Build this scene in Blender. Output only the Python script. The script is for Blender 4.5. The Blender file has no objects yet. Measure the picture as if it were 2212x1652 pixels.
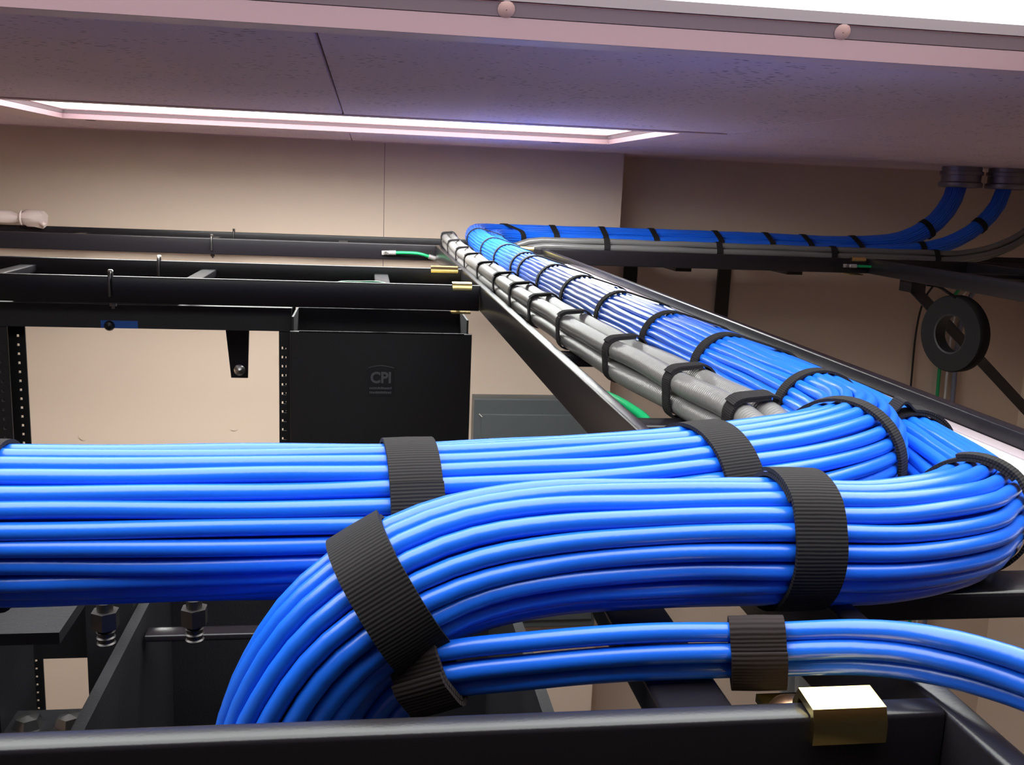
import bpy, math, random
import numpy as np
from mathutils import Matrix, Vector
random.seed(7)
rng = np.random.default_rng(11)

# ------------------------------------------------------------------ camera
ZC = 2.45                                   # lens height above the floor
FPX, CX, CY = 2150.0, 1106.0, 826.0         # photo taken as 2212 x 1652
_y = np.array([790 - CX, 392 - CY, FPX]); _y /= np.linalg.norm(_y)
_x = np.array([17036 - CX, 1054 - CY, FPX]); _x -= _x.dot(_y) * _y; _x /= np.linalg.norm(_x)
_z = np.cross(_x, _y); _z = -_z if _z[1] > 0 else _z
RW = np.stack([_x, _y, _z])                 # rows: room axes seen in camera axes (right, down, forward)
cam = bpy.data.cameras.new('camera')
cam.sensor_width = 36.0; cam.lens = FPX / 2212 * 36.0; cam.clip_start = 0.02
camo = bpy.data.objects.new('camera', cam)
bpy.context.scene.collection.objects.link(camo)
_m = Matrix.Identity(4)
for i in range(3):
    _m[i][0] = RW[i][0]; _m[i][1] = -RW[i][1]; _m[i][2] = -RW[i][2]
_m[2][3] = ZC
camo.matrix_world = _m
S = bpy.context.scene
S.camera = camo
# ------------------------------------------------------------------ world, exposure
w = bpy.data.worlds.new('world'); S.world = w; w.use_nodes = True
w.node_tree.nodes['Background'].inputs[0].default_value = (.02, .018, .02, 1)
w.node_tree.nodes['Background'].inputs[1].default_value = 1.0
S.view_settings.view_transform = 'Standard'; S.view_settings.look = 'None'
S.view_settings.exposure = 0.0; S.view_settings.gamma = 1.0
S.view_settings.use_curve_mapping = False
LENS_NEAR, LENS_FAR = 5.4, 19.0             # radiance of the lit lenses: over the front ladder, by the back wall

def P(px, py, x=None, y=None, z=None):
    """pixel of the photo + one known room coordinate (lens at 0,0,0) -> point"""
    r = RW @ np.array([px - CX, py - CY, FPX])
    t = x / r[0] if x is not None else y / r[1] if y is not None else z / r[2]
    return r * t

# ------------------------------------------------------------------ materials
def mat(name, col, rough=.5, metal=0., spec=.5, noise=0., nscale=40., bump=0., bscale=200., emit=None, alpha_mix=None, coat=0., sheen=0., col2=None):
    m = bpy.data.materials.new(name); m.use_nodes = True
    nt = m.node_tree; b = nt.nodes['Principled BSDF']
    b.inputs['Base Color'].default_value = (*col, 1)
    b.inputs['Roughness'].default_value = rough
    b.inputs['Metallic'].default_value = metal
    b.inputs['Specular IOR Level'].default_value = spec
    b.inputs['Coat Weight'].default_value = coat
    b.inputs['Sheen Weight'].default_value = sheen
    tc = nt.nodes.new('ShaderNodeTexCoord')
    if noise > 0:
        n = nt.nodes.new('ShaderNodeTexNoise'); n.inputs['Scale'].default_value = nscale; n.inputs['Detail'].default_value = 4
        nt.links.new(tc.outputs['Object'], n.inputs['Vector'])
        mx = nt.nodes.new('ShaderNodeMix'); mx.data_type = 'RGBA'
        c2 = col2 or tuple(c * (1 - noise) for c in col)
        mx.inputs[6].default_value = (*col, 1); mx.inputs[7].default_value = (*c2, 1)
        nt.links.new(n.outputs['Fac'], mx.inputs[0]); nt.links.new(mx.outputs[2], b.inputs['Base Color'])
    if bump > 0:
        n2 = nt.nodes.new('ShaderNodeTexNoise'); n2.inputs['Scale'].default_value = bscale
        nt.links.new(tc.outputs['Object'], n2.inputs['Vector'])
        bp = nt.nodes.new('ShaderNodeBump'); bp.inputs['Strength'].default_value = bump; bp.inputs['Distance'].default_value = .002
        nt.links.new(n2.outputs['Fac'], bp.inputs['Height']); nt.links.new(bp.outputs['Normal'], b.inputs['Normal'])
    if emit:
        b.inputs['Emission Color'].default_value = (*emit[0], 1); b.inputs['Emission Strength'].default_value = emit[1]
    return m

def wave_bump(m, coord, scale, strength, direction='X', dist=.001, profile='SIN'):
    nt = m.node_tree; b = nt.nodes['Principled BSDF']
    tc = nt.nodes.new('ShaderNodeTexCoord'); wv = nt.nodes.new('ShaderNodeTexWave')
    wv.bands_direction = direction; wv.wave_profile = profile; wv.inputs['Scale'].default_value = scale; wv.inputs['Distortion'].default_value = .6
    wv.inputs['Detail Scale'].default_value = 2
    nt.links.new(tc.outputs[coord], wv.inputs['Vector'])
    bp = nt.nodes.new('ShaderNodeBump'); bp.inputs['Strength'].default_value = strength; bp.inputs['Distance'].default_value = dist
    nt.links.new(wv.outputs['Fac'], bp.inputs['Height']); nt.links.new(bp.outputs['Normal'], b.inputs['Normal'])
    return m

M = {}
M['wall'] = mat('painted drywall', (.75, .585, .475), .75, noise=.05, nscale=3, bump=.08, bscale=60)
M['wall_dark'] = mat('unseen drywall darkened against bounce', (.30, .26, .24), .8)  # unseen wall behind the lens, darkened to cut bounce light
M['floor'] = mat('vinyl floor', (.14, .13, .13), .5, noise=.15, nscale=6)
M['tile'] = mat('ceiling tile', (.70, .52, .56), .95, bump=.3, bscale=300)
M['void'] = mat('ceiling void', (.05, .045, .05), 1.)
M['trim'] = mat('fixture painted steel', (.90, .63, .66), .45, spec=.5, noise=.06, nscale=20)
M['skirt'] = mat('fixture skirt with shade in colour', (.105, .070, .080), .5, spec=.3)  # shade on the skirt is put in as a darker colour
M['clip'] = mat('pinkish light leak spot', (.26, .15, .14), .4)  # pink glow of leaking lamp light, put into the colour
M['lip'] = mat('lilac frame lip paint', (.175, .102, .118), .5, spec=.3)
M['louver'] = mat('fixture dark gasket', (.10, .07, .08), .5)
M['lens_near'] = mat('lit lens over front ladder', (.9, .95, .9), .5, emit=((.97, 1.0, .95), LENS_NEAR))
M['lens_far'] = mat('lit lens by back wall', (.9, .95, .9), .5, emit=((.97, 1.0, .95), LENS_FAR))
M['white'] = mat('white reflector enamel', (.86, .86, .84), .5)
M['black'] = mat('black powder coat', (.012, .010, .013), .27, spec=.5, bump=.03, bscale=900)
M['blackflat'] = mat('black textured steel', (.012, .011, .014), .55, bump=.12, bscale=700)
M['blue'] = mat('blue cable jacket', (.009, .138, .80), .28, spec=.7, noise=.25, nscale=25, col2=(.008, .118, .70), bump=.03, bscale=500)
M['grey'] = wave_bump(mat('grey braided jacket', (.165, .155, .155), .32, spec=.8), 'Object', 110, .2, 'Y', .0006)
M['pale'] = mat('pale cable sheath', (.62, .58, .58), .45)
M['strap'] = wave_bump(mat('black hook and loop', (.011, .009, .010), .8, spec=.25), 'UV', 1.0, .35, 'X', .0006)
M['strapb'] = wave_bump(mat('brown black hook and loop', (.024, .017, .018), .85, spec=.2), 'UV', 1.0, .35, 'X', .0006)
M['gold'] = mat('yellow zinc plate', (.92, .68, .25), .2, metal=1., noise=.5, nscale=60, col2=(.80, .70, .28))
M['copper'] = mat('reddish zinc bolt', (.78, .45, .28), .28, metal=1.)
M['steel'] = mat('bright steel', (.6, .58, .56), .3, metal=1.)
M['darksteel'] = mat('dull steel', (.12, .11, .11), .45, metal=1.)
M['green'] = mat('green wire jacket', (.006, .30, .10), .35)
M['clear'] = mat('clear heat shrink and lug', (.55, .50, .50), .3, metal=.4, noise=.5, nscale=200)
M['panel'] = mat('grey enamel', (.085, .092, .098), .45, bump=.05)
M['duct'] = mat('white plastic raceway', (.82, .80, .80), .25)
M['ductlid'] = mat('lilac grey raceway lid', (.40, .33, .36), .3)
M['conduit'] = mat('galvanised conduit', (.34, .31, .36), .4, metal=.6, noise=.3, nscale=30)
M['paper'] = mat('pale pink wrap', (.92, .74, .70), .6)
M['badge'] = mat('badge dark', (.022, .021, .026), .35)
M['badgegrey'] = mat('badge grey', (.13, .13, .15), .4)
M['greycab'] = mat('blue grey cable', (.18, .18, .26), .5)
M['sticker'] = mat('blue sticker', (.02, .10, .42), .4)

def tile_material():
    m = M['tile']; nt = m.node_tree; b = nt.nodes['Principled BSDF']
    tc = nt.nodes.new('ShaderNodeTexCoord'); mp = nt.nodes.new('ShaderNodeMapping')
    mp.inputs['Scale'].default_value = (70, 160, 70)
    v = nt.nodes.new('ShaderNodeTexVoronoi'); v.inputs['Randomness'].default_value = 1
    v.inputs['Scale'].default_value = 1
    nt.links.new(tc.outputs['Object'], mp.inputs[0]); nt.links.new(mp.outputs[0], v.inputs['Vector'])
    r = nt.nodes.new('ShaderNodeValToRGB'); r.color_ramp.elements[0].position = .15; r.color_ramp.elements[1].position = .26
    r.color_ramp.elements[0].color = (.18, .12, .14, 1); r.color_ramp.elements[1].color = (.86, .65, .73, 1)
    n = nt.nodes.new('ShaderNodeTexNoise'); n.inputs['Scale'].default_value = 9
    nt.links.new(tc.outputs['Object'], n.inputs['Vector'])
    ad = nt.nodes.new('ShaderNodeMath'); ad.operation = 'MULTIPLY_ADD'; ad.inputs[1].default_value = .5; ad.inputs[2].default_value = -.20
    nt.links.new(n.outputs['Fac'], ad.inputs[0])
    a2 = nt.nodes.new('ShaderNodeMath'); a2.operation = 'ADD'
    nt.links.new(v.outputs['Distance'], a2.inputs[0]); nt.links.new(ad.outputs[0], a2.inputs[1])
    nt.links.new(a2.outputs[0], r.inputs[0]); nt.links.new(r.outputs[0], b.inputs['Base Color'])
tile_material()

# ------------------------------------------------------------------ mesh helpers
COL = S.collection
class MB:
    def __init__(s): s.v = []; s.f = []; s.uv = None
    def add(s, vs, fs):
        o = len(s.v); s.v += [tuple(map(float, p)) for p in vs]; s.f += [tuple(i + o for i in q) for q in fs]; return s
    def box(s, x0, x1, y0, y1, z0, z1):
        return s.add([(x, y, z) for z in (z0, z1) for y in (y0, y1) for x in (x0, x1)],
                     [(0, 2, 3, 1), (4, 5, 7, 6), (0, 1, 5, 4), (2, 6, 7, 3), (0, 4, 6, 2), (1, 3, 7, 5)])
    def sweep(s, ring_fn, n, closed=False):
        """rings: list of equal-length point lists"""
        rings = ring_fn; k = len(rings[0]); o = len(s.v)
        for r in rings: s.v += [tuple(map(float, p)) for p in r]
        m = len(rings)
        for i in range(m if closed else m - 1):
            for j in range(k):
                a = o + i * k + j; b2 = o + i * k + (j + 1) % k; c = o + ((i + 1) % m) * k + (j + 1) % k; d = o + ((i + 1) % m) * k + j
                s.f.append((a, b2, c, d))
        if not closed:
            s.f.append(tuple(o + j for j in reversed(range(k)))); s.f.append(tuple(o + (m - 1) * k + j for j in range(k)))
        return s
    def bar(s, p0, p1, wd, ht, r=.0015, up=(0, 0, 1), seg=3):
        """rounded rectangular bar from p0 to p1 (centre line)"""
        p0 = np.array(p0, float); p1 = np.array(p1, float); t = p1 - p0; t /= np.linalg.norm(t)
        u = np.array(up, float); sd = np.cross(t, u); sd /= np.linalg.norm(sd); u = np.cross(sd, t)
        prof = []
        for (cx, cy, a0) in ((wd / 2 - r, ht / 2 - r, 0), (-wd / 2 + r, ht / 2 - r, 90), (-wd / 2 + r, -ht / 2 + r, 180), (wd / 2 - r, -ht / 2 + r, 270)):
            for k in range(seg + 1):
                a = math.radians(a0 + 90 * k / seg); prof.append((cx + r * math.cos(a), cy + r * math.sin(a)))
        return s.sweep([[p + sd * a + u * b for a, b in prof] for p in (p0, p1)], 2)
    def tube(s, pts, r, n=10):
        F = frames(np.array(pts, float))
        rings = []
        for (c, T, Sd, U) in F:
            rings.append([c + r * (math.cos(a) * Sd + math.sin(a) * U) for a in [2 * math.pi * k / n for k in range(n)]])
        return s.sweep(rings, len(rings))
    def cyl(s, p0, p1, r, n=16, r1=None):
        p0 = np.array(p0, float); p1 = np.array(p1, float); t = p1 - p0; t /= np.linalg.norm(t)
        a = np.array([0, 0, 1.]) if abs(t[2]) < .9 else np.array([1., 0, 0]); sd = np.cross(t, a); sd /= np.linalg.norm(sd); u = np.cross(sd, t)
        rr = (r, r if r1 is None else r1)
        return s.sweep([[p + q * (math.cos(2 * math.pi * k / n) * sd + math.sin(2 * math.pi * k / n) * u) for k in range(n)] for p, q in zip((p0, p1), rr)], 2)
    def lathe(s, c, axis, prof, n=32, closed=True):
        """prof: list of (radius, height along axis)"""
        c = np.array(c, float); t = np.array(axis, float); t /= np.linalg.norm(t)
        a = np.array([0, 0, 1.]) if abs(t[2]) < .9 else np.array([1., 0, 0]); sd = np.cross(t, a); sd /= np.linalg.norm(sd); u = np.cross(sd, t)
        rings = [[c + h * t + r * (math.cos(2 * math.pi * k / n) * sd + math.sin(2 * math.pi * k / n) * u) for r, h in prof] for k in range(n)]
        return s.sweep(rings, n, closed=True)
    def mesh(s, name, org=(0, 0, 0)):
        me = bpy.data.meshes.new(name)
        v = np.array(s.v, float) - np.array(org, float)
        me.from_pydata(v.tolist(), [], s.f); me.update()
        if s.uv is not None:
            uvl = me.uv_layers.new(name='UVMap')
            li = np.zeros(len(me.loops), dtype=np.int32); me.loops.foreach_get('vertex_index', li)
            uvl.data.foreach_set('uv', np.array(s.uv, dtype=np.float32)[li].ravel())
        return me

def catmull(pts, step=.004):
    p = np.array(pts, float); p = np.vstack([2 * p[0] - p[1], p, 2 * p[-1] - p[-2]]); out = []
    for i in range(1, len(p) - 2):
        p0, p1, p2, p3 = p[i - 1], p[i], p[i + 1], p[i + 2]
        a = .5
        t0 = 0; t1 = t0 + np.linalg.norm(p1 - p0) ** a; t2 = t1 + np.linalg.norm(p2 - p1) ** a; t3 = t2 + np.linalg.norm(p3 - p2) ** a
        n = max(4, int(np.linalg.norm(p2 - p1) / step))
        for t in np.linspace(t1, t2, n, endpoint=False):
            A1 = (t1 - t) / (t1 - t0) * p0 + (t - t0) / (t1 - t0) * p1; A2 = (t2 - t) / (t2 - t1) * p1 + (t - t1) / (t2 - t1) * p2
            A3 = (t3 - t) / (t3 - t2) * p2 + (t - t2) / (t3 - t2) * p3
            B1 = (t2 - t) / (t2 - t0) * A1 + (t - t0) / (t2 - t0) * A2; B2 = (t3 - t) / (t3 - t1) * A2 + (t - t1) / (t3 - t1) * A3
            out.append((t2 - t) / (t2 - t1) * B1 + (t - t1) / (t2 - t1) * B2)
    out.append(p[-2]); return np.array(out)

def resample(path, base=.006, grow=.012):
    """step grows with the distance from the lens"""
    out = [path[0]]; acc = 0
    for a, b in zip(path[:-1], path[1:]):
        acc += np.linalg.norm(b - a)
        if acc >= max(base, grow * np.linalg.norm(b)): out.append(b); acc = 0
    if np.linalg.norm(out[-1] - path[-1]) > 1e-4: out.append(path[-1])
    return np.array(out)

def frames(p):
    T = np.gradient(p, axis=0); T /= np.linalg.norm(T, axis=1)[:, None]
    up = np.array([0, 0, 1.]) if abs(T[0][2]) < .8 else np.array([0, 1., 0])
    Sd = np.cross(T[0], up); Sd /= np.linalg.norm(Sd); out = []
    for i in range(len(p)):
        Sd = Sd - Sd.dot(T[i]) * T[i]; Sd /= np.linalg.norm(Sd)
        out.append((p[i], T[i], Sd.copy(), np.cross(Sd, T[i])))
    return out

W0 = np.array([0, 0, ZC])
def build(mb, name, m, parent=None, org=None, smooth=True, kind=None):
    """mesh in lens-relative metres -> object; parts keep the origin of their thing"""
    if parent is not None:
        root = parent
        while root.parent is not None: root = root.parent
        o_ = np.array(root['_o'])
    else:
        if org is None:
            v = np.array(mb.v); org = ((v[:, 0].min() + v[:, 0].max()) / 2, (v[:, 1].min() + v[:, 1].max()) / 2, v[:, 2].min())
        o_ = np.array(org, float)
    me = mb.mesh(name, o_)
    if smooth:
        me.shade_smooth(); me.set_sharp_from_angle(angle=math.radians(38))
    me.materials.append(m)
    ob = bpy.data.objects.new(name, me); COL.objects.link(ob)
    if parent is not None: ob.parent = parent
    else:
        ob.location = o_ + W0; ob['_o'] = tuple(map(float, o_))
    if kind: ob['kind'] = kind
    return ob
def thing(name, label, cat, org, group=None):
    o = bpy.data.objects.new(name, None); COL.objects.link(o); o.empty_display_size = .03
    o.location = np.array(org, float) + W0; o['_o'] = tuple(map(float, org))
    return tag(o, label, cat, group)
def tag(o, label, cat, group=None):
    o['label'] = label; o['category'] = cat
    if group: o['group'] = group
    return o
def struct(mb, name, m, smooth=False):
    return build(mb, name, m, kind='structure', smooth=smooth)
def place(mesh, name, parent, loc):
    """copy sharing mesh data, loc lens-relative"""
    root = parent
    while root.parent is not None: root = root.parent
    ob = bpy.data.objects.new(name, mesh); COL.objects.link(ob); ob.parent = parent
    ob.location = np.array(loc, float) - np.array(root['_o']); return ob

# ------------------------------------------------------------------ room shell
CEIL = .112; FLOOR = -ZC
XL, XR, YF, YB, YR, XC = -1.70, 2.30, -1.9, 2.95, 3.15, .758
struct(MB().box(XL - .1, XR + .1, YF - .1, YR + .1, FLOOR - .08, FLOOR), 'floor', M['floor'])
wb = struct(MB().box(XL, XC, YB, YR + .1, FLOOR, CEIL + .12), 'wall_back', M['wall'])
struct(MB().box(XC, XR, YR, YR + .1, FLOOR, CEIL + .12), 'wall_alcove', M['wall'])
struct(MB().box(XL - .1, XL, YF, YR + .1, FLOOR, CEIL + .12), 'wall_left', M['wall'])
struct(MB().box(XR, XR + .1, YF, YR + .1, FLOOR, CEIL + .12), 'wall_right', M['wall'])
struct(MB().box(XL, XR, YF - .1, YF, FLOOR, CEIL + .12), 'wall_front', M['wall_dark'])
# drywall joints: thin recessed-looking seams as slim raised tape
build(MB().box(.0525, .0538, YB - .0012, YB + .002, FLOOR, CEIL), 'wall_joint', M['louver'], wb)
# shallow dents in the drywall
for (px, py, a) in ((165, 785, .6), (180, 942, .5), (505, 922, .3)):
    c = P(px, py, y=YB - .0005); d = MB()
    d.lathe(c, (0, -1, 0), [(.0006, 0), (.010, .0002), (.012, .0014), (.0006, .0012)], 14)
    build(d, 'wall_dent', M['wall'], wb)
ceil = struct(MB().box(XL - .1, XR + .1, YF - .1, YR + .1, CEIL + .12, CEIL + .16), 'ceiling', M['void'])
xs = [XL, -1.44, -.74, -.04, .655, 1.37, 2.07, XR]
FIX = [(-.74, .655, .10, .812), (-.74, .650, 1.79, 2.45)]
def ceil_tile(x0, x1, y0, y1):
    g = .0004; e = .0018; mb = MB()
    mb.add([(x0 + g, y0 + g, CEIL + .004), (x1 - g, y0 + g, CEIL + .004), (x1 - g, y1 - g, CEIL + .004), (x0 + g, y1 - g, CEIL + .004),
            (x0 + e, y0 + e, CEIL), (x1 - e, y0 + e, CEIL), (x1 - e, y1 - e, CEIL), (x0 + e, y1 - e, CEIL),
            (x0 + g, y0 + g, CEIL + .016), (x1 - g, y0 + g, CEIL + .016), (x1 - g, y1 - g, CEIL + .016), (x0 + g, y1 - g, CEIL + .016)],
           [(7, 6, 5, 4), (4, 5, 1, 0), (5, 6, 2, 1), (6, 7, 3, 2), (7, 4, 0, 3), (0, 1, 9, 8), (1, 2, 10, 9), (2, 3, 11, 10), (3, 0, 8, 11), (8, 9, 10, 11)])
    build(mb, 'ceiling_tile', M['tile'], ceil, smooth=False)
for (y0, y1) in ((YF, -.90), (-.90, .10), (.10, .812), (.812, 1.79), (1.79, 2.45), (2.45, YR)):
    for a, b in zip(xs[:-1], xs[1:]):
        if any(f[0] - .01 <= a and b <= f[1] + .012 and f[2] - .01 <= y0 and y1 <= f[3] + .01 for f in FIX): continue
        if y1 == YR and b <= .70: ceil_tile(a, b, y0, YB); continue
        ceil_tile(a, b, y0, y1)
# wall angle trim where ceiling meets walls
t1 = MB().box(XL, XC, YB - .020, YB, CEIL - .002, CEIL); struct(t1, 'trim_1', M['trim'])
t2 = MB().box(XC, XR, YR - .020, YR, CEIL - .002, CEIL); struct(t2, 'trim_2', M['trim'])

# ------------------------------------------------------------------ recessed fluorescent fixtures
def troffer(x0, x1, y0, y1, label, lens, fl=.080, fn=.022, low=.008, rec=.016, band=.003, deep=.085, latch=True):
    """recessed box: painted frame and skirt below, white reflector walls and lit lens further up"""
    t = thing('ceiling_light', label, 'ceiling light', ((x0 + x1) / 2, (y0 + y1) / 2, CEIL - .003), 'recessed fluorescent fixtures')
    z0, z1 = CEIL - .002, CEIL - .0002
    fr = MB()   # flange pieces of one welded frame
    fr.box(x0, x1, y0, y0 + fn, z0, z1).box(x0, x1, y1 - fl, y1, z0, z1).box(x0, x0 + fl, y0 + fn, y1 - fl, z0, z1).box(x1 - fl, x1, y0 + fn, y1 - fl, z0, z1)
    build(fr, 'frame', M['trim'], t, smooth=False)
    r = .006; zs = CEIL + rec; i = fl
    def loop(k, z):
        kn = k if k > 0 else k * .3
        return [(x0 + fl + k, y0 + fn + kn, z), (x1 - fl - k, y0 + fn + kn, z), (x1 - fl - k, y1 - fl - k, z), (x0 + fl + k, y1 - fl - k, z)]
    def tube4(levels):
        mb = MB(); vs = []; fs = []
        for k, z in levels: vs += loop(k, z)
        for a in range(len(levels) - 1):
            for q in range(4): fs.append((4 * a + q, 4 * a + (q + 1) % 4, 4 * a + 4 + (q + 1) % 4, 4 * a + 4 + q))
        return mb.add(vs, fs)
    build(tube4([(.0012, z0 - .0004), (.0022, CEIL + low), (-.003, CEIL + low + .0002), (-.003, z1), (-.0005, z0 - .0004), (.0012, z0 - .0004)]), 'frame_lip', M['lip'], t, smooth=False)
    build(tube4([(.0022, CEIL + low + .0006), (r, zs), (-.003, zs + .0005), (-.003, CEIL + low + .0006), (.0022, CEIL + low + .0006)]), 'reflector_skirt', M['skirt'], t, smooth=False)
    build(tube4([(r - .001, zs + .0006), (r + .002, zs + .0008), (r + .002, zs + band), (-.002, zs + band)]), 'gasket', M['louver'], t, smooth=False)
    build(tube4([(.001, zs + band + .0003), (.010, CEIL + deep - .001), (-.004, CEIL + deep - .001), (-.004, zs + band + .0003)]), 'reflector', M['white'], t, smooth=False)
    k = .004; L = loop(k, CEIL + deep) + loop(k, CEIL + deep + .004)
    build(MB().add(L, [(3, 2, 1, 0), (4, 5, 6, 7), (0, 1, 5, 4), (1, 2, 6, 5), (2, 3, 7, 6), (3, 0, 4, 7)]), 'lens', lens, t, smooth=False)
    hs = MB().box(x0 + .004, x1 - .004, y0 + .004, y1 - .004, CEIL + deep + .012, CEIL + deep + .015)
    for (a, b, c, d) in ((x0 + .004, x1 - .004, y0 + .004, y0 + .007), (x0 + .004, x1 - .004, y1 - .007, y1 - .004), (x0 + .004, x0 + .007, y0 + .007, y1 - .007), (x1 - .007, x1 - .004, y0 + .007, y1 - .007)):
        hs.box(a, b, c, d, z1, CEIL + deep + .012)
    build(hs, 'housing', M['trim'], t, smooth=False)
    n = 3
    for k in range(n if not latch else 0):   # pink discs standing in for lamp light leaking at the far skirt
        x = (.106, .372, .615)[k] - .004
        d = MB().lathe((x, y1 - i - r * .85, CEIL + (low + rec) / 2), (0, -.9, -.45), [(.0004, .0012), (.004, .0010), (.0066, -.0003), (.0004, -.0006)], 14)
        build(d, 'light_spot', M['clip'], t)
    for x in (x0 + .13, x1 - .20) if latch else ():
        d = MB().lathe((x, y1 - fl * .5, z0), (0, 0, -1), [(.0004, .0012), (.010, .001), (.013, -.001), (.0004, -.001)], 14)
        build(d, 'frame_latch', M['louver'], t)
    return t
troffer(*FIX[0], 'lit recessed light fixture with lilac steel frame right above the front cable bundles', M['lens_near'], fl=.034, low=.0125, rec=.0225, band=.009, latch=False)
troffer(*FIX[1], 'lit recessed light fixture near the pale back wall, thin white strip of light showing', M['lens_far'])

# ------------------------------------------------------------------ ladder racks
ZT, ZB = -.152, -.192       # stringer top and bottom
RT = -.165                  # rung top
def ladder(label, axis, lo, hi, a, b, rungs, org):
    """axis 'x' or 'y'; stringers at a and b (10 mm wide from a inward / b inward)"""
    t = thing('ladder_rack', label, 'cable ladder', org, 'black cable ladder racks')
    zc = (ZT + ZB) / 2
    for c in (a + .005, b - .005):
        p0, p1 = ((lo, c, zc), (hi, c, zc)) if axis == 'x' else ((c, lo, zc), (c, hi, zc))
        build(MB().bar(p0, p1, .010, ZT - ZB, .002), 'stringer', M['black'], t)
    L = b - a - .020; mb = MB()
    if axis == 'x': mb.bar((0, -L / 2, 0), (0, L / 2, 0), .0255, .013, .002)
    else: mb.bar((-L / 2, 0, 0), (L / 2, 0, 0), .0255, .013, .002)
    me = mb.mesh('rung'); me.shade_smooth(); me.set_sharp_from_angle(angle=math.radians(38)); me.materials.append(M['black'])
    for r in rungs:
        place(me, 'rung', t, (r, (a + b) / 2, RT - .0065) if axis == 'x' else ((a + b) / 2, r, RT - .0065))
    return t
lad_y = ladder('long black ladder rack carrying blue and grey bundles away to the back wall', 'y', -.75, 2.558, .178, .462,
               [.387 + .305 * k for k in range(-3, 8)], (.32, .9, ZB))
lad_n = ladder('black ladder rack under the big front bundle with yellow clamp at its corner', 'x', -1.66, .1775, .257, .562,
               [.110 - .305 * k for k in range(6)], (-.74, .41, ZB))
lad_m = ladder('empty black ladder rack above the equipment rack with green wire showing', 'x', -1.66, .1775, 1.54, 1.855,
               [.030 - .305 * k for k in range(6)], (-.74, 1.7, ZB))
lad_f = ladder('black ladder rack along the back wall carrying blue bundle to the conduits', 'x', -1.66, 2.28, 2.56, 2.875,
               [-.06 - .345 * k for k in range(5)] + [.545 + .33 * k for k in range(5)], (.31, 2.72, ZB))
lad_r = ladder('short black ladder rack with cut end beside the black coil', 'y', 1.86, 2.558, 1.36, 1.66, [2.0, 2.305], (1.51, 2.2, ZB))

# white raceway lying against the right stringer of the long ladder
rw = thing('raceway', 'narrow white plastic raceway beside blue bundle on long ladder rack', 'raceway', (.435, 1.1, -.1778))
build(MB().bar((.436, .05, -.1715), (.436, 2.2, -.1715), .030, .0125, .002), 'channel', M['duct'], rw)
build(MB().bar((.4435, .05, -.1645), (.4435, 2.2, -.1645), .013, .0016, .0006), 'lid', M['ductlid'], rw)

# ------------------------------------------------------------------ cable bundles
class Path:
    def __init__(s, pts, base=.006, grow=.012):
        s.p = resample(catmull(pts), base, grow); s.F = frames(s.p)
    def near(s, c, T):
        return min(range(len(s.p)), key=lambda i: np.linalg.norm(s.p[i] - c) + 4 * abs((s.p[i] - c).dot(T)))

def lay(path, offs, rc, name, m, root, sides=8, jit=.00045, seed=0, scale=None):
    """one mesh per cable, each wandering slightly around its slot"""
    n = len(path.p); s = np.concatenate([[0], np.cumsum(np.linalg.norm(np.diff(path.p, axis=0), axis=1))])
    C = np.array([f[0] for f in path.F]); Sd = np.array([f[2] for f in path.F]); U = np.array([f[3] for f in path.F])
    g = np.random.default_rng(seed); ang = np.arange(sides) * 2 * np.pi / sides
    for (a, b) in offs:
        w1, w2 = g.uniform(12, 34, 2); p1, p2, p3, p4 = g.uniform(0, 6.28, 4)
        da = jit * (np.sin(w1 * s + p1) + .6 * np.sin(2.3 * w2 * s + p2)); db = jit * (np.sin(w2 * s + p3) + .6 * np.sin(2.1 * w1 * s + p4))
        k = 1. if scale is None else scale
        c = C + (a * k + da)[:, None] * Sd + (b * k + db)[:, None] * U
        V = c[:, None, :] + rc * (np.cos(ang)[None, :, None] * Sd[:, None, :] + np.sin(ang)[None, :, None] * U[:, None, :])
        mb = MB(); mb.sweep(list(V), n); build(mb, name, m, root)

def rings(R, rc, layers=2, tight=1.0, squash=1.0, rot=0.):
    out = []
    for k in range(layers):
        rr = R - rc - k * 1.75 * rc
        if rr < rc: out.append((0, 0)); break
        n = max(3, int(2 * math.pi * rr / (2 * rc * tight)))
        for j in range(n):
            a = 2 * math.pi * (j + .5 * k) / n + rot; out.append((rr * math.cos(a), rr * math.sin(a) * squash))
    return out

def hull(pts):
    pts = sorted(map(tuple, pts)); 
    def half(ps):
        h = []
        for p in ps:
            while len(h) > 1 and (h[-1][0] - h[-2][0]) * (p[1] - h[-2][1]) - (h[-1][1] - h[-2][1]) * (p[0] - h[-2][0]) <= 0: h.pop()
            h.append(p)
        return h[:-1]
    return half(pts) + half(pts[::-1])

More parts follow.
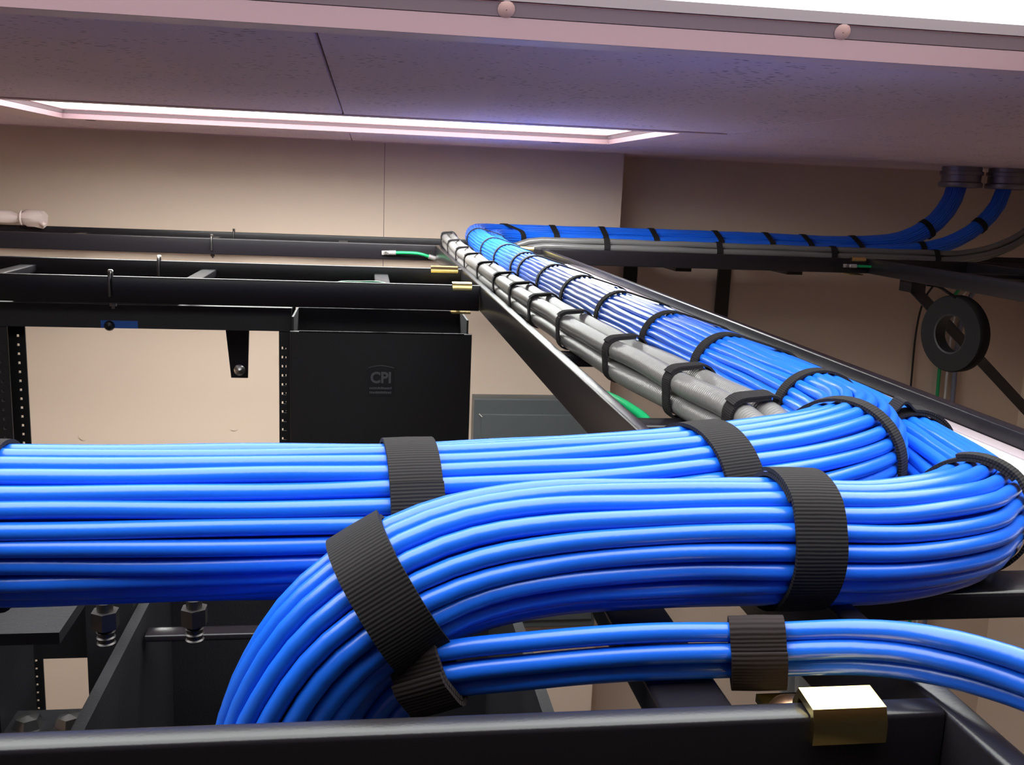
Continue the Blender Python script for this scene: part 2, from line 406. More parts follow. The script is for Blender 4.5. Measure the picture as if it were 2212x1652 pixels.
def strap(root, fr, circles, wd, th=.0016, m=None, tail=None, start=-1.9, lap=1.5, name='strap', tilt=0., clear=.0004):
    """hook-and-loop band round the circles [(s, u, R)] in frame fr, overlapping itself, optional free tail"""
    c, T, Sd, U = fr
    if tilt: T = T + tilt * U; T /= np.linalg.norm(T); U = np.cross(Sd, T)
    pts = []
    for (a, b, R) in circles:
        for k in range(48): pts.append((a + (R + clear) * math.cos(k * math.pi / 24), b + (R + clear) * math.sin(k * math.pi / 24)))
    h = np.array(hull(pts)); ctr = h.mean(0)
    h = h[np.argsort(np.arctan2(h[:, 1] - ctr[1], h[:, 0] - ctr[0]))]
    d = np.concatenate([[0], np.cumsum(np.linalg.norm(np.diff(np.vstack([h, h[:1]]), axis=0), axis=1))]); L = d[-1]
    hh = np.vstack([h, h[:1]])
    at = lambda q: np.array([np.interp(q % L, d, hh[:, 0]), np.interp(q % L, d, hh[:, 1])])
    s0 = np.interp(start, np.linspace(-math.pi, math.pi, 10), np.linspace(0, L, 10))
    n = 56; over = lap / (2 * math.pi) * L
    prof = []; 
    for k in range(n + 1):
        q = (L + over) * k / n; p = at(s0 + q); e = at(s0 + q + .001) - at(s0 + q - .001); e /= np.linalg.norm(e); nn = np.array([e[1], -e[0]])
        lift = max(0, min(1, (q - L * .93) / (L * .07))) * (th + .0003)
        prof.append((p + nn * lift, nn, e))
    if tail:
        p, nn, e = prof[-1]
        for k in range(1, 8):
            p = p + e * tail / 7 + nn * .0022 * math.sin(k * .8); prof.append((p.copy(), nn, e))
    mb = MB(); rr = []; uv = []; acc = 0; last = None
    for (p, nn, e) in prof:
        if last is not None: acc += np.linalg.norm(p - last)
        last = p
        base = c + p[0] * Sd + p[1] * U; N = nn[0] * Sd + nn[1] * U
        rr.append([base - T * wd / 2, base - T * wd / 2 + N * th, base + N * (th * 1.12), base + T * wd / 2 + N * th, base + T * wd / 2])
        uv += [(acc * 230, 0), (acc * 230, .02), (acc * 230, .5), (acc * 230, .98), (acc * 230, 1)]
    mb.sweep(rr, len(rr)); mb.uv = uv
    return build(mb, name, m or M['strap'], root)

def idx(path, axis, val, lo=0, hi=None):
    hi = hi or len(path.p); return min(range(lo, hi), key=lambda i: abs(path.p[i][axis] - val))
def seg(path, test):                         # first index for which test holds
    return next(i for i in range(len(path.p)) if test(path.p[i]))
RC = .0034
RA, RB_ = .031, .0245
# --- bundle A: from the left along the front ladder, round the corner, down the long ladder, right along the back, up into conduit
pA = Path([(-1.60, .387, -.1345), (-.7, .387, -.1345), (-.30, .387, -.1340), (-.137, .387, -.1345), (-.03, .388, -.1345), (.05, .394, -.134), (.125, .408, -.133), (.19, .432, -.132), (.245, .470, -.132),
           (.278, .522, -.134), (.293, .585, -.137), (.294, .66, -.1375), (.290, .80, -.1375), (.285, 1.0, -.1375), (.280, 1.4, -.1375), (.277, 2.0, -.1375), (.276, 2.35, -.134),
           (.280, 2.55, -.126), (.308, 2.69, -.126), (.39, 2.765, -.128), (.50, 2.775, -.128), (.70, 2.775, -.127), (1.1, 2.775, -.127), (1.42, 2.775, -.127),
           (1.57, 2.775, -.108), (1.665, 2.775, -.055), (1.712, 2.775, .01), (1.728, 2.775, .08), (1.73, 2.775, .19)])
bA = thing('cable_bundle', 'thick blue data cable bundle entering along the front ladder behind the strapped front bundle', 'cable bundle', (-.2, .387, -.166), 'strapped blue cable bundles')
iturn = seg(pA, lambda p: p[1] > .56); ifar = seg(pA, lambda p: p[1] > 2.74)
sA = np.interp(np.arange(len(pA.p)), [0, iturn - 14, iturn, len(pA.p)], [1, 1, .885, .885])
lay(pA, rings(RA, RC, 1), RC, 'cable', M['blue'], bA, sides=14, seed=3, scale=sA)
lay(pA, rings(RA, RC, 2)[len(rings(RA, RC, 1)):], RC, 'cable', M['blue'], bA, seed=4, scale=sA)
# --- bundle B: up from below, over the front ladder, outer side of the corner, beside A
pB = Path([(-.045, .345, -.75), (-.042, .342, -.45), (-.038, .338, -.30), P(612, 1590, y=.334), P(660, 1478, y=.330), P(738, 1372, y=.327), P(850, 1285, y=.326), P(985, 1222, y=.330), P(1160, 1186, y=.337), P(1400, 1172, y=.343),
           P(1680, 1168, y=.345), P(1880, 1168, y=.349), P(2030, 1146, y=.362), (.262, .386, -.136), (.292, .420, -.140), (.313, .478, -.1440), (.328, .55, -.1450), (.334, .66, -.1445), (.332, .80, -.1435), (.327, 1.0, -.1435),
           (.321, 1.4, -.1435), (.318, 2.0, -.1435), (.318, 2.35, -.140), (.325, 2.52, -.133), (.35, 2.64, -.131), (.43, 2.704, -.136), (.56, 2.722, -.140), (.75, 2.724, -.141), (1.1, 2.724, -.141), (1.5, 2.722, -.141),
           (1.68, 2.720, -.112), (1.78, 2.725, -.055), (1.838, 2.735, .01), (1.855, 2.74, .08), (1.858, 2.74, .19)])
bB = thing('cable_bundle', 'blue data cable bundle curving up from below the front ladder in two black straps', 'cable bundle', (-.04, .34, -.75), 'strapped blue cable bundles')
iB = seg(pB, lambda p: p[0] > .245)
sB = np.interp(np.arange(len(pB.p)), [0, iB, iB + 20, len(pB.p)], [1, 1, .88, .88])
lay(pB, rings(RB_, RC, 1, rot=.2), RC, 'cable', M['blue'], bB, sides=14, seed=8, scale=sB)
lay(pB, rings(RB_, RC, 2, rot=.2)[len(rings(RB_, RC, 1)):], RC, 'cable', M['blue'], bB, seed=9, scale=sB)
# --- bundle C: three loose cables in front
pC = Path([(-.02, .335, -.70), (-.018, .33, -.40), P(735, 1700, y=.332), P(800, 1555, y=.322), P(870, 1480, y=.314), P(945, 1452, y=.308), P(1150, 1428, y=.305), P(1400, 1410, y=.304), P(1660, 1407, y=.302), P(1880, 1404, y=.284), P(2040, 1424, y=.264),
           P(2180, 1462, y=.249), P(2420, 1550, y=.226), (.32, .15, -.145), (.42, 0, -.20), (.44, -.2, -.4)], .004, .010)
bC = thing('cable_bundle', 'three loose blue data cables held by two brownish black straps at the front stringer', 'cable bundle', (-.02, .33, -.70), 'strapped blue cable bundles')
iC = min(range(len(pC.p)), key=lambda k: np.linalg.norm(pC.p[k] - P(1500, 1408, y=.303)))
offC = [(d @ pC.F[iC][2], d @ pC.F[iC][3]) for d in (np.array((0, .0006, .0069)), np.array((0, -.0012, .0)), np.array((0, .0012, -.0068)))]
lay(pC, offC, RC, 'cable', M['blue'], bC, sides=12, jit=.0005, seed=5)
# --- bundle D: four thick grey cables on the long ladder
RD = .0088
pD = Path([(.262, .49, -.62), (.262, .492, -.42), (.262, .500, -.27), (.261, .52, -.205), (.258, .552, -.160), (.253, .60, -.1465), (.247, .68, -.1465), (.236, .80, -.1465), (.226, .95, -.1465), (.219, 1.15, -.1465), (.213, 1.4, -.1465), (.209, 1.7, -.1465), (.2075, 2.1, -.1465),
           (.207, 2.42, -.140), (.2075, 2.54, -.133), (.216, 2.59, -.136), (.245, 2.635, -.168), (.30, 2.655, -.183), (.37, 2.66, -.175), (.45, 2.66, -.150), (.55, 2.655, -.1465), (.7, 2.655, -.1465), (1.1, 2.652, -.1470), (1.5, 2.652, -.1470), (1.70, 2.655, -.143), (1.85, 2.665, -.100),
           (1.94, 2.68, -.03), (1.975, 2.69, .05), (1.98, 2.69, .19)])
bD = thing('cable_bundle', 'bundle of four thick grey cables strapped beside the blue cables on the long ladder', 'cable bundle', (.262, .49, -.62))
lay(pD, [(-RD, RD), (RD, RD), (-RD, -RD), (RD, -RD)], RD, 'cable', M['grey'], bD, sides=14, jit=.0006, seed=2)

# straps on A (front ladder part)
cA = [(0, 0, RA)]; RA2, RB2 = RA * .885 + .0003, RB_ * .88 + .0003
for (x, wd, tl) in ((-.1415, .021, None), (-.46, .021, None), (.021, .0205, None), (.150, .020, None), (.2475, .012, None)):
    strap(bA, pA.F[idx(pA, 0, x, 0, iturn)], cA, wd, start=-2.6 if x > .1 else -.6, lap=1.2, tail=tl, tilt=.0)
strap(bA, pA.F[idx(pA, 1, .602, iturn)], [(0, 0, RA2)], .011, start=-2.0, lap=1.2)
# straps on B alone
strap(bB, pB.F[min(range(iB), key=lambda i: np.linalg.norm(pB.p[i] - P(850, 1285, y=.326)))], [(0, 0, RB_)], .0200, start=-.8, lap=1.0)
strap(bB, pB.F[min(range(iB), key=lambda i: np.linalg.norm(pB.p[i] - P(1682, 1168, y=.345)))], [(0, 0, RB_)], .0200, start=-.8, lap=1.0)
strap(bB, pB.F[idx(pB, 0, .272, iB - 6, iB + 16)], [(0, 0, RB_)], .011, start=-.8, lap=1.0)
strap(bB, pB.F[idx(pB, 1, .545, iB)], [(0, 0, RB2)], .016, start=-1.0, lap=1.0, tail=.012)
# straps round A and B together along the long ladder and the back run
def both(i, wd, tail=None):
    c, T, Sd, U = pA.F[i]; j = pB.near(c, T); dv = pB.p[j] - c
    strap(bA, pA.F[i], [(0, 0, RA2), (dv.dot(Sd), dv.dot(U), RB2)], wd, start=-2.2, lap=1.0, tail=tail)
for y in (.765, .905, 1.075, 1.265, 1.445, 1.64, 1.72, 1.93, 2.17, 2.44): both(idx(pA, 1, y, iturn, ifar), .013, tail=.028)
for x in (.36, .50, .645, .81, .98, 1.13, 1.27, 1.42): both(idx(pA, 0, x, ifar), .016)
for (pp, rt, R, v, k0) in ((pA, bA, RA2, 1.655, ifar), (pB, bB, RB2, 1.60, iB), (pB, bB, RB2, 1.77, iB)):
    strap(rt, pp.F[idx(pp, 0, v, k0)], [(0, 0, R)], .016)
# straps on C and D
for (px, py, y) in ((925, 1456, .310), (1660, 1407, .302)):
    i = min(range(len(pC.p)), key=lambda k: np.linalg.norm(pC.p[k] - P(px, py, y=y)))
    strap(bC, pC.F[i], [(a, b, RC + .0003) for a, b in offC], .0185, th=.0016, m=M['strapb'], start=-2.4, lap=1.6)
iD = seg(pD, lambda p: p[1] > 2.63)
cD = [(a, b, RD + .0004) for a in (-RD, RD) for b in (-RD, RD)]
for y in (.600, .715, .850, 1.025, 1.185, 1.345, 1.50, 1.70, 1.90, 2.09, 2.30, 2.5): strap(bD, pD.F[idx(pD, 1, y, 0, iD)], cD, .013, start=-2.4, lap=1.2)
for x in (.66, .96, 1.3, 1.6): strap(bD, pD.F[idx(pD, 0, x, iD)], cD, .016)

# ------------------------------------------------------------------ conduits in the ceiling
for k, (x, y, wh) in enumerate(((1.735, 2.775, 'nearest the alcove corner'), (1.862, 2.74, 'between its two neighbours'), (1.985, 2.69, 'taking the grey cables'))):
    t = thing('conduit_sleeve', 'grey conduit stub with bushing through the ceiling, ' + wh, 'conduit', (x, y, .055), 'conduit sleeves above the back ladder rack')
    r = .055
    build(MB().lathe((x, y, .06), (0, 0, 1), [(r - .004, 0), (r, 0), (r, .13), (r - .004, .13)], 36), 'pipe', M['conduit'], t)
    build(MB().lathe((x, y, .052), (0, 0, 1), [(r - .008, 0), (r + .004, .001), (r + .006, .004), (r + .006, .014), (r + .001, .017), (r + .0005, .008), (r - .008, .006)], 36), 'bushing', M['conduit'], t)
    build(MB().lathe((x, y, .088), (0, 0, 1), [(r + .0003, 0), (r + .005, .001), (r + .005, .011), (r + .0003, .012)], 36), 'lock_ring', M['conduit'], t)

# ------------------------------------------------------------------ junction clamps
def clamp(label, c, axis, ln=.026, full=True):
    """bent zinc clip over a stringer; c = point on the stringer top, axis = stringer direction, inner side given by sign"""
    x, y, z = c
    t = thing('junction_clamp', label, 'clamp', (x, y, z - .04), 'yellow zinc ladder clamps')
    th = .0028; wS = .010
    def loc(a, b, cc):            # a along stringer, b across (positive = inner side), cc up
        return (x + a, y + b, z + cc) if axis == 'x' else (x + b, y + a, z + cc)
    r = .0035; prof = []
    # outer outline: front lip, rounded top, short inner drop
    f0 = -wS / 2 - th
    path = [(-wS / 2 - th / 2, -.0078), (-wS / 2 - th / 2, -.002), (-wS / 2 - .0003, th / 2 + .0002), (wS / 2 - .0006, th / 2 + .0016), (wS / 2 + th / 2, -.0015), (wS / 2 + th / 2, -.0135), (wS / 2 + .004, -.0155), (wS / 2 + .030, -.0155)]
    pp = []
    for k, p in enumerate(path):
        pp.append(np.array(p))
    mb = MB(); L = []
    for k, p in enumerate(pp):
        e = (pp[min(k + 1, len(pp) - 1)] - pp[max(k - 1, 0)]); e /= np.linalg.norm(e); n = np.array([-e[1], e[0]])
        L.append((p + n * th / 2, p - n * th / 2))
    rr = [[loc(-ln / 2, *o), loc(ln / 2, *o), loc(ln / 2, *i), loc(-ln / 2, *i)] for o, i in L]
    mb.sweep(rr, len(rr)); build(mb, 'clip', M['gold'], t)
    bx = wS / 2 + .018
    b = MB().lathe(loc(-.003, bx, -.0142), (0, 0, 1), [(.0002, .0045), (.004, .0042), (.0075, .0022), (.0088, 0), (.0002, -.0005)], 24)
    build(b, 'bolt_head', M['copper'], t)
    build(MB().cyl(loc(-.003, bx, -.0165), loc(-.003, bx, -.044), .003, 12), 'bolt_shank', M['gold'], t)
    lo = MB(); z0 = -.0425
    lo.box(*sorted((loc(-ln / 2, 0, 0)[0], loc(ln / 2, wS / 2 + .03, 0)[0])), *sorted((loc(-ln / 2, 0, 0)[1], loc(ln / 2, wS / 2 + .03, 0)[1])), z + z0 - th, z + z0) if axis == 'x' else \
        lo.box(x - wS / 2, x + wS / 2 + .03, y - ln / 2, y + ln / 2, z + z0 - th, z + z0)
    build(lo, 'lower_clip', M['gold'], t)
    return t
clamp('shiny yellow zinc clamp with copper bolt on the near front stringer', (.1455, .262, ZT), 'x', .0235)
clamp('yellow zinc clamp half hidden behind the top of the front bundle', (.143, .557, ZT), 'x', .024)
clamp('yellow zinc clamp on the back stringer of the empty ladder rack', (.146, 1.85, ZT), 'x', .05)
clamp('small yellow zinc clamp on the front stringer of the empty ladder rack', (.150, 1.545, ZT), 'x', .030)
clamp('yellow zinc clamp where long ladder rack meets back ladder rack', (.405, 2.565, ZT), 'x', .055)
clamp('dim yellow zinc clamp on back ladder rack near the short ladder', (1.33, 2.565, ZT), 'x', .04)

# ------------------------------------------------------------------ green ground jumpers
def jumper(label, pts, r=.0036, lug=.020):
    t = thing('ground_jumper', label, 'ground wire', pts[0], 'green ground jumpers')
    c = resample(catmull(pts), .004, .003); build(MB().tube(c, r, 12), 'wire', M['green'], t)
    for a, b in ((c[0], c[2]), (c[-1], c[-3])):
        d = (a - b) / np.linalg.norm(a - b)
        mb = MB().cyl(a - d * .006, a + d * lug * .6, r * 1.45, 12); mb.cyl(a + d * lug * .6, a + d * lug * .72, r * 1.45, 12, r * .6)
        q = a + d * (lug * 1.0); s_ = np.cross(d, (0, -1, 0)); s_ /= np.linalg.norm(s_)
        mb.bar(a + d * lug * .6, a + d * lug * 1.5, r * 2.6, .0022, .0005, up=(0, -1, 0)); build(mb, 'lug', M['clear'], t)
        build(MB().cyl(q + np.array((0, -.004, 0)), q + np.array((0, .001, 0)), .0045, 6), 'screw', M['steel'], t)
    return t
jumper('short green wire with clear lugs screwed to the back ladder rack by its corner', [(.072, 2.552, -.174), (.10, 2.548, -.173), (.135, 2.546, -.174), (.166, 2.549, -.182)], .0040)
jumper('green wire mostly hidden behind the front stringer of the empty ladder rack', [(-.075, 1.62, -.180), (-.045, 1.63, -.164), (-.01, 1.63, -.1615), (.03, 1.625, -.162), (.07, 1.61, -.180)], .0036)
jumper('bright green wire crossing inside the long ladder beside the grey cables', [(.193, .90, -.186), (.1945, .865, -.176), (.202, .80, -.1685), (.210, .745, -.168), (.2155, .718, -.172), (.219, .69, -.186), (.221, .665, -.20)], .0040, .012)
jumper('dim green wire with lugs on the back ladder rack in shadow', [(1.315, 2.552, -.172), (1.36, 2.546, -.172), (1.42, 2.546, -.174), (1.47, 2.551, -.178)], .0036)

# ------------------------------------------------------------------ small hook bolts on the ladders
def hookbolt(label, c, h=.05, r=.0023):
    x, y, z = c
    t = thing('hook_bolt', label, 'bolt', (x, y, z - h), 'steel hook bolts on the ladder racks')
    pts = [(x, y - .0085, z - .030), (x, y - .0090, z - .004), (x, y - .0060, z + .0045), (x, y, z + .0062), (x, y + .0062, z + .004), (x, y + .0088, z - .006), (x, y + .009, z - h)]
    build(MB().tube(catmull(pts, .003), r, 10), 'hook', M['darksteel'], t)
    build(MB().cyl((x, y + .009, z - h + .004), (x, y + .009, z - h + .010), .0055, 6), 'nut', M['darksteel'], t)
    build(MB().lathe((x, y, z + .0075), (0, 0, 1), [(.0002, .0022), (.003, .0018), (.0042, 0), (.003, -.002), (.0002, -.0025)], 14), 'cap', M['steel'], t)
clampbolts = [((-.372, 1.545, ZT), 'steel hook bolt on the front stringer of the empty ladder rack'), ((-.362, 1.85, ZT), 'steel hook bolt on the back stringer of the empty ladder rack'),
              ((-.36, 2.87, ZT), 'steel hook bolt on the rear stringer of the back ladder rack'), ((-.375, 2.565, ZT), 'steel hook bolt on the fore stringer of the back ladder rack')]
for c, l in clampbolts: hookbolt(l, c)

# ------------------------------------------------------------------ equipment rack under the empty ladder
rk = thing('equipment_rack', 'black two-post equipment rack under the empty ladder with holed uprights', 'rack', (-.34, 1.66, FLOOR))
def flange(x0, x1, y, z0, z1, hx0, hx1, pitch=.0150, hh=.0042):
    mb = MB(); th = .003; zz = z1 - .03
    mb.box(x0, hx0, y, y + th, z0, z1).box(hx1, x1, y, y + th, z0, z1).box(hx0, hx1, y, y + th, zz, z1)
    while zz - pitch > z1 - .72:
        mb.box(hx0, hx1, y, y + th, zz - pitch, zz - hh); zz -= pitch
    mb.box(hx0, hx1, y, y + th, z0, zz); return mb
for (x0, x1, h0, h1, wx) in ((-.610, -.545, -.5585, -.5545, -.580), (-.135, -.1165, -.1310, -.1235, -.1185)):
    up = flange(x0 if x0 < -.5 else x0, x1, 1.618, FLOOR + .01, -.236, h0, h1)
    up.box(wx - .0015, wx + .0015, 1.621, 1.699, FLOOR + .01, -.236)
    up.v += []; build(up, 'upright', M['blackflat'], rk, smooth=False)
    bk = flange(x0, x1, 1.699, FLOOR + .01, -.236, h0, h1); build(bk, 'rear_flange', M['blackflat'], rk, smooth=False)
build(MB().box(-.63, -.1145, 1.612, 1.616, -.240, -.2025).box(-.63, -.1145, 1.616, 1.655, -.2055, -.2025), 'top_angle', M['blackflat'], rk, smooth=False)
build(MB().box(-.63, -.1145, 1.704, 1.708, -.240, -.2025).box(-.63, -.1145, 1.668, 1.704, -.2055, -.2025), 'top_angle', M['blackflat'], rk, smooth=False)
build(MB().box(-.535, -.29, 1.62, 1.70, -.2020, -.1935), 'spacer_plate', M['blackflat'], rk, smooth=False)
for x in (-.63, -.176):
    build(MB().box(x, x + .06, 1.52, 1.80, FLOOR + .001, FLOOR + .008), 'foot', M['blackflat'], rk, smooth=False)
build(MB().box(-.405, -.35, 1.6113, 1.6118, -.240, -.228), 'blue_sticker', M['sticker'], rk, smooth=False)
build(MB().lathe((-.392, 1.611, -.236), (0, -1, 0), [(.0003, .008), (.006, .007), (.008, .003), (.008, 0), (.0003, 0)], 18), 'knob', M['black'], rk)
# hanging bracket with bolt
hb = thing('hanging_bracket', 'tapered black bracket with one silver bolt hanging behind the equipment rack', 'bracket', (-.22, 1.80, -.353))
build(MB().add([(-.249, 1.797, -.193), (-.199, 1.797, -.193), (-.2045, 1.797, -.353), (-.2335, 1.797, -.353), (-.249, 1.802, -.193), (-.199, 1.802, -.193), (-.2045, 1.802, -.353), (-.2335, 1.802, -.353)],
               [(0, 1, 2, 3)[::-1], (4, 5, 6, 7), (0, 4, 5, 1)[::-1], (1, 5, 6, 2)[::-1], (2, 6, 7, 3)[::-1], (3, 7, 4, 0)[::-1]]).box(-.249, -.199, 1.802, 1.844, -.196, -.1925), 'plate', M['black'], hb, smooth=False)
build(MB().lathe((-.219, 1.797, -.339), (0, -1, 0), [(.0003, .006), (.005, .0052), (.0095, .002), (.0105, 0), (.0003, 0)], 20), 'bolt_head', M['steel'], hb)

# ------------------------------------------------------------------ vertical cable manager with badge
vm = thing('cable_manager', 'black vertical cable manager with flat cover and embossed badge beside the equipment rack', 'cable manager', (.03, 1.66, FLOOR))
build(MB().bar((.0285, 1.572, FLOOR + .1), (.0285, 1.572, -.2335), .285, .010, .003, up=(0, 1, 0)), 'cover', M['blackflat'], vm)
bd = MB().box(-.112, -.109, 1.58, 1.83, FLOOR + .01, -.212).box(.163, .166, 1.58, 1.83, FLOOR + .01, -.212).box(-.109, .163, 1.70, 1.704, FLOOR + .01, -.212)
build(bd, 'channel', M['blackflat'], vm, smooth=False)
build(MB().bar((-.100, 1.5655, -.2325), (.158, 1.5655, -.2325), .003, .002, .0005), 'cover_lip', M['black'], vm)
# badge: shield plate, letters, two rows of small type
bx0, bx1, bz0, bz1, by = .0075, .0475, -.3345, -.2885, 1.5668
bg = MB(); o = []
for k in range(13):
    u = k / 12; o.append((bx0 + (bx1 - bx0) * u, bz1 + .0035 * math.sin(math.pi * u)))
o += [(bx1, bz0 + .003), (bx1 - .003, bz0), (bx0 + .003, bz0), (bx0, bz0 + .003)]
bg.sweep([[(a, by, b) for a, b in o], [(a, by - .0018, b) for a, b in o]], 2)
badge = build(bg, 'badge', M['badge'], vm, smooth=False)
rim = MB()
for k in range(12):
    a, b = o[k], o[k + 1]; rim.bar((a[0], by - .0022, a[1]), (b[0], by - .0022, b[1]), .0012, .0009, .0003, up=(0, 1, 0), seg=1)
build(rim, 'badge_rim', M['badgegrey'], badge)
def text_mesh(txt, size, ext):
    cu = bpy.data.curves.new('lettering', 'FONT'); cu.body = txt; cu.size = size; cu.extrude = ext; cu.align_x = 'CENTER'; cu.offset = size * .03
    ob = bpy.data.objects.new('lettering', cu); COL.objects.link(ob); dg = bpy.context.evaluated_depsgraph_get(); dg.update()
    me = bpy.data.meshes.new_from_object(ob.evaluated_get(dg)); bpy.data.objects.remove(ob); return me
tm = text_mesh('CPI', .0245, .0006); tm.materials.clear(); tm.materials.append(M['badgegrey'])
to = place(tm, 'lettering', badge, ((bx0 + bx1) / 2, by - .0022, -.3125)); to.rotation_euler = (math.pi / 2, 0, 0); to.scale = (.93, 1, 1)
for row, zz in enumerate((-.3215, -.3285)):
    mb = MB(); x = bx0 + .002
    while x < bx1 - .003:
        wd = random.uniform(.0012, .003); mb.box(x, x + wd, by - .0024, by - .0018, zz - .0016, zz + .0016 + random.uniform(-.0006, .0006)); x += wd + .0006
    build(mb, 'small_print', M['badgegrey'], badge, smooth=False, kind='stuff')

# ------------------------------------------------------------------ grey electrical panel on the back wall
ep = thing('electrical_panel', 'flat grey electrical panel mounted on the back wall', 'electrical panel', (.53, 2.90, -1.35))
build(MB().bar((.328, 2.918, -.99), (.735, 2.918, -.99), .064, .74, .006, up=(0, 0, 1)), 'box', M['panel'], ep)
build(MB().bar((.350, 2.883, -1.0), (.722, 2.883, -1.0), .008, .665, .003), 'door', M['panel'], ep)
build(MB().bar((.375, 2.877, -1.02), (.70, 2.877, -1.02), .006, .56, .0025), 'door_inset', M['panel'], ep)
build(MB().bar((.343, 2.884, -.668), (.352, 2.879, -.676), .004, .0035, .001), 'latch', M['steel'], ep)

# ------------------------------------------------------------------ pale rolled wrap on the back ladder
pr = thing('rolled_wrap', 'pale pink roll of plastic wrap lying on the back ladder rack', 'roll', (-1.1, 2.80, -.15))
mb = MB(); rr = []; g = np.random.default_rng(4)
for k in range(26):
    x = -1.36 + .51 * k / 25; r = .0180 + .0012 * math.sin(k * 1.1) - (.006 if k == 22 else 0) + (.004 if k > 22 else 0)
    zc = -.131
    ring = []
    for j in range(18):
        a = 2 * math.pi * j / 18; q = r * (1 + .07 * math.sin(3 * a + k * .5) + .05 * g.standard_normal() * (1.8 if k > 21 else .5))
        ring.append((x + (.006 * math.sin(5 * a) if k > 23 else 0), 2.845 + q * math.cos(a), zc + q * math.sin(a)))
    rr.append(ring)
mb.sweep(rr, len(rr)); build(mb, 'roll', M['paper'], pr)
build(MB().tube(catmull([(-.865, 2.835, -.136), (-.850, 2.832, -.144), (-.842, 2.83, -.149)], .004), .0055, 10), 'loose_end', M['paper'], pr)
build(MB().lathe((-.905, 2.845, -.131), (1, 0, 0), [(.018, -.003), (.0200, 0), (.018, .003)], 20), 'tie_band', M['paper'], pr)

# ------------------------------------------------------------------ coil, brace and drop cables at the right
cl = thing('strap_roll', 'round black roll of strap hanging under the short ladder rack', 'coil', (1.46, 2.3, -.41))
nrm = np.array((.966, .26, .03))
build(MB().lathe((1.46, 2.28, -.314), nrm, [(.050, -.017), (.093, -.017), (.096, -.013), (.096, .013), (.093, .017), (.050, .017)], 48), 'roll', M['strap'], cl)
build(MB().lathe((1.46, 2.28, -.314), nrm, [(.046, -.016), (.050, -.0172), (.050, .0172), (.046, .016)], 40), 'core', M['blackflat'], cl)
lp = [(1.46 + .055, 2.28 + .0, -.255), (1.43, 2.27, -.215), (1.40, 2.28, -.197), (1.375, 2.29, -.1945)]
build(MB().tube(catmull(lp, .01), .004, 8), 'hanging_loop', M['black'], cl)
br = thing('support_brace', 'black diagonal brace from the short ladder down to the right wall', 'brace', (1.85, 2.36, -1.0))
b0, b1 = P(2110, 770, y=2.43), P(2212, 880, y=2.43); bs = (b1 - b0) / (b1 - b0)[0]
e0, e1 = b0 + bs * (1.42 - b0[0]), b0 + bs * (2.293 - b0[0])
build(MB().bar(e0, e1, .028, .006, .001, up=(0, 1, 0)), 'bar', M['black'], br)
build(MB().box(2.290, 2.298, 2.40, 2.46, e1[2] - .06, e1[2] + .06), 'wall_plate', M['black'], br, smooth=False)
build(MB().box(1.40, 1.44, 2.40, 2.46, e0[2] - .012, -.1935), 'ladder_plate', M['black'], br, smooth=False)
for (px, m, r, lb) in ((2030, 'green', .006, 'green cable dropping down the alcove wall from the ladder'), (2047, 'pale', .004, 'pale cable dropping beside the green one on the alcove wall'), (2064, 'greycab', .008, 'blue grey cable dropping beside the pale one on the alcove wall'), (1971, 'black', .0035, 'thin black wire dropping down the alcove wall')):
    x = P(px, 840, y=3.12)[0]
    c = tag(build(MB().tube(catmull([(x - .02, 2.80, -.20), (x - .01, 2.98, -.22), (x, 3.12, -.33), (x, 3.125, -.8), (x, 3.125, FLOOR + .02)], .04), r, 10), 'drop_cable', M[m]), lb, 'cable', 'drop cables on the alcove wall')
# wall brackets under the back ladder
for px, hh, lb in ((1386, .16, 'short black wall bracket under the back ladder just past the corner'), (1597, .30, 'longer black wall bracket under the back ladder in shadow')):
    x = P(px, 620, y=3.0)[0]
    t = thing('wall_bracket', lb, 'bracket', (x, 3.14, -.193 - hh), 'wall brackets under the back ladder')
    build(MB().box(x - .022, x + .022, 3.138, 3.149, -.193 - hh, -.193), 'upright', M['black'], t, smooth=False)
    build(MB().box(x - .022, x + .022, 2.60, 3.138, -.204, -.1935), 'arm', M['black'], t, smooth=False)

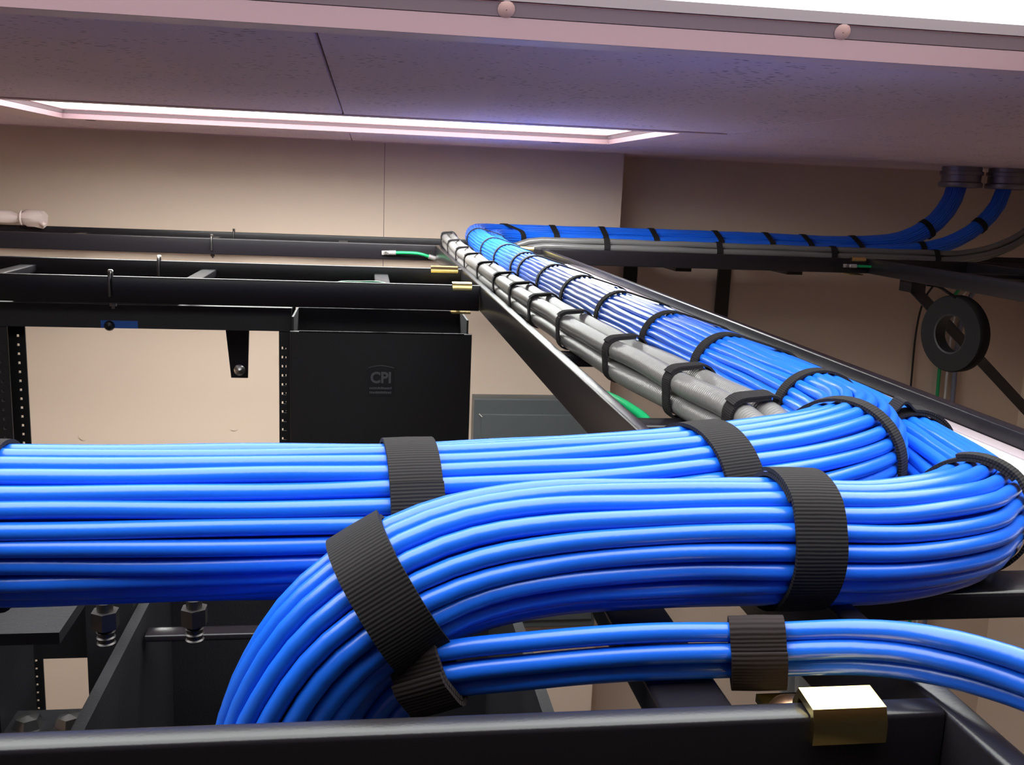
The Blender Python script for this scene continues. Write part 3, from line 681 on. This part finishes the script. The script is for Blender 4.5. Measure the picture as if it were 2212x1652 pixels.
# ------------------------------------------------------------------ rack hardware under the front ladder
nr = thing('equipment_rack', 'dark equipment rack frame below the front ladder with bolted top plate', 'rack', (-.35, .46, FLOOR))
build(MB().box(-.66, -.1315, .590, .595, -.290, -.2055), 'rear_angle', M['blackflat'], nr, smooth=False)
build(MB().box(-.66, -.1315, .433, .50, -.206, -.2005), 'top_plate', M['blackflat'], nr, smooth=False)
xa = P(75, 1450, y=.56)[0]; xb = P(190, 1450, y=.57)[0]
build(MB().box(xb, -.1315, .570, .60, FLOOR + .01, -.207), 'upright', M['blackflat'], nr, smooth=False)
build(MB().box(xa - .055, xa, .505, .560, FLOOR + .01, -.207), 'upright', M['blackflat'], nr, smooth=False)
build(MB().box(-.66, -.60, .45, .53, FLOOR + .01, -.207), 'upright', M['blackflat'], nr, smooth=False)
build(MB().box(-.66, -.1315, .40, .60, FLOOR + .001, FLOOR + .01), 'foot', M['blackflat'], nr, smooth=False)
zs = P(130, 1552, y=.52)[2]
build(MB().box(-.60, -.1315, .505, .53, zs - .02, zs), 'crossbar', M['blackflat'], nr, smooth=False)
for px, py in ((60, 1545), (150, 1558)):
    c = P(px, py, y=.514); build(MB().lathe((c[0], c[1], zs), (0, 0, 1), [(.0003, .006), (.006, .005), (.008, 0), (.0003, 0)], 6), 'bolt_head', M['steel'], nr)
mg = thing('cable_manager', 'black vertical cable trough below the front ladder swallowing the blue bundle', 'cable manager', (-.02, .50, FLOOR))
build(MB().box(-.130, -.124, .29, .70, FLOOR + .02, -.250), 'side_panel', M['blackflat'], mg, smooth=False)
build(MB().box(.088, .094, .29, .66, FLOOR + .02, -.250), 'side_panel', M['blackflat'], mg, smooth=False)
build(MB().box(-.124, .088, .64, .646, FLOOR + .02, -.235), 'back_panel', M['blackflat'], mg, smooth=False)
build(MB().bar((-.122, .56, -.262), (-.03, .56, -.262), .012, .004, .001), 'finger', M['black'], mg)
build(MB().box(-.13, .094, .29, .646, FLOOR + .001, FLOOR + .02), 'base', M['blackflat'], mg, smooth=False)
for k, (px, py, lb) in enumerate(((228, 1345, 'threaded steel bolt and nut under the left of the front bundle'), (420, 1338, 'steel hex bolt under the front bundle beside the rising cables'))):
    c = P(px, py, y=.445)
    t = thing('rack_bolt', lb, 'bolt', (c[0], c[1], c[2] - .02), 'bolts under the front ladder')
    build(MB().cyl(c + (0, 0, -.010), c + (0, 0, .010), .0036, 14), 'shank', M['darksteel'], t)
    build(MB().cyl(c + (0, 0, -.002), c + (0, 0, .006), .0062, 6), 'nut', M['darksteel'], t)
    th = MB()
    for q in range(3): th.lathe(c + (0, 0, -.004 - .0028 * q), (0, 0, 1), [(.0035, -.0007), (.0043, 0), (.0035, .0007)], 14)
    build(th, 'thread', M['darksteel'], t)

for o_ in list(bpy.data.objects):
    if '_o' in o_: del o_['_o']
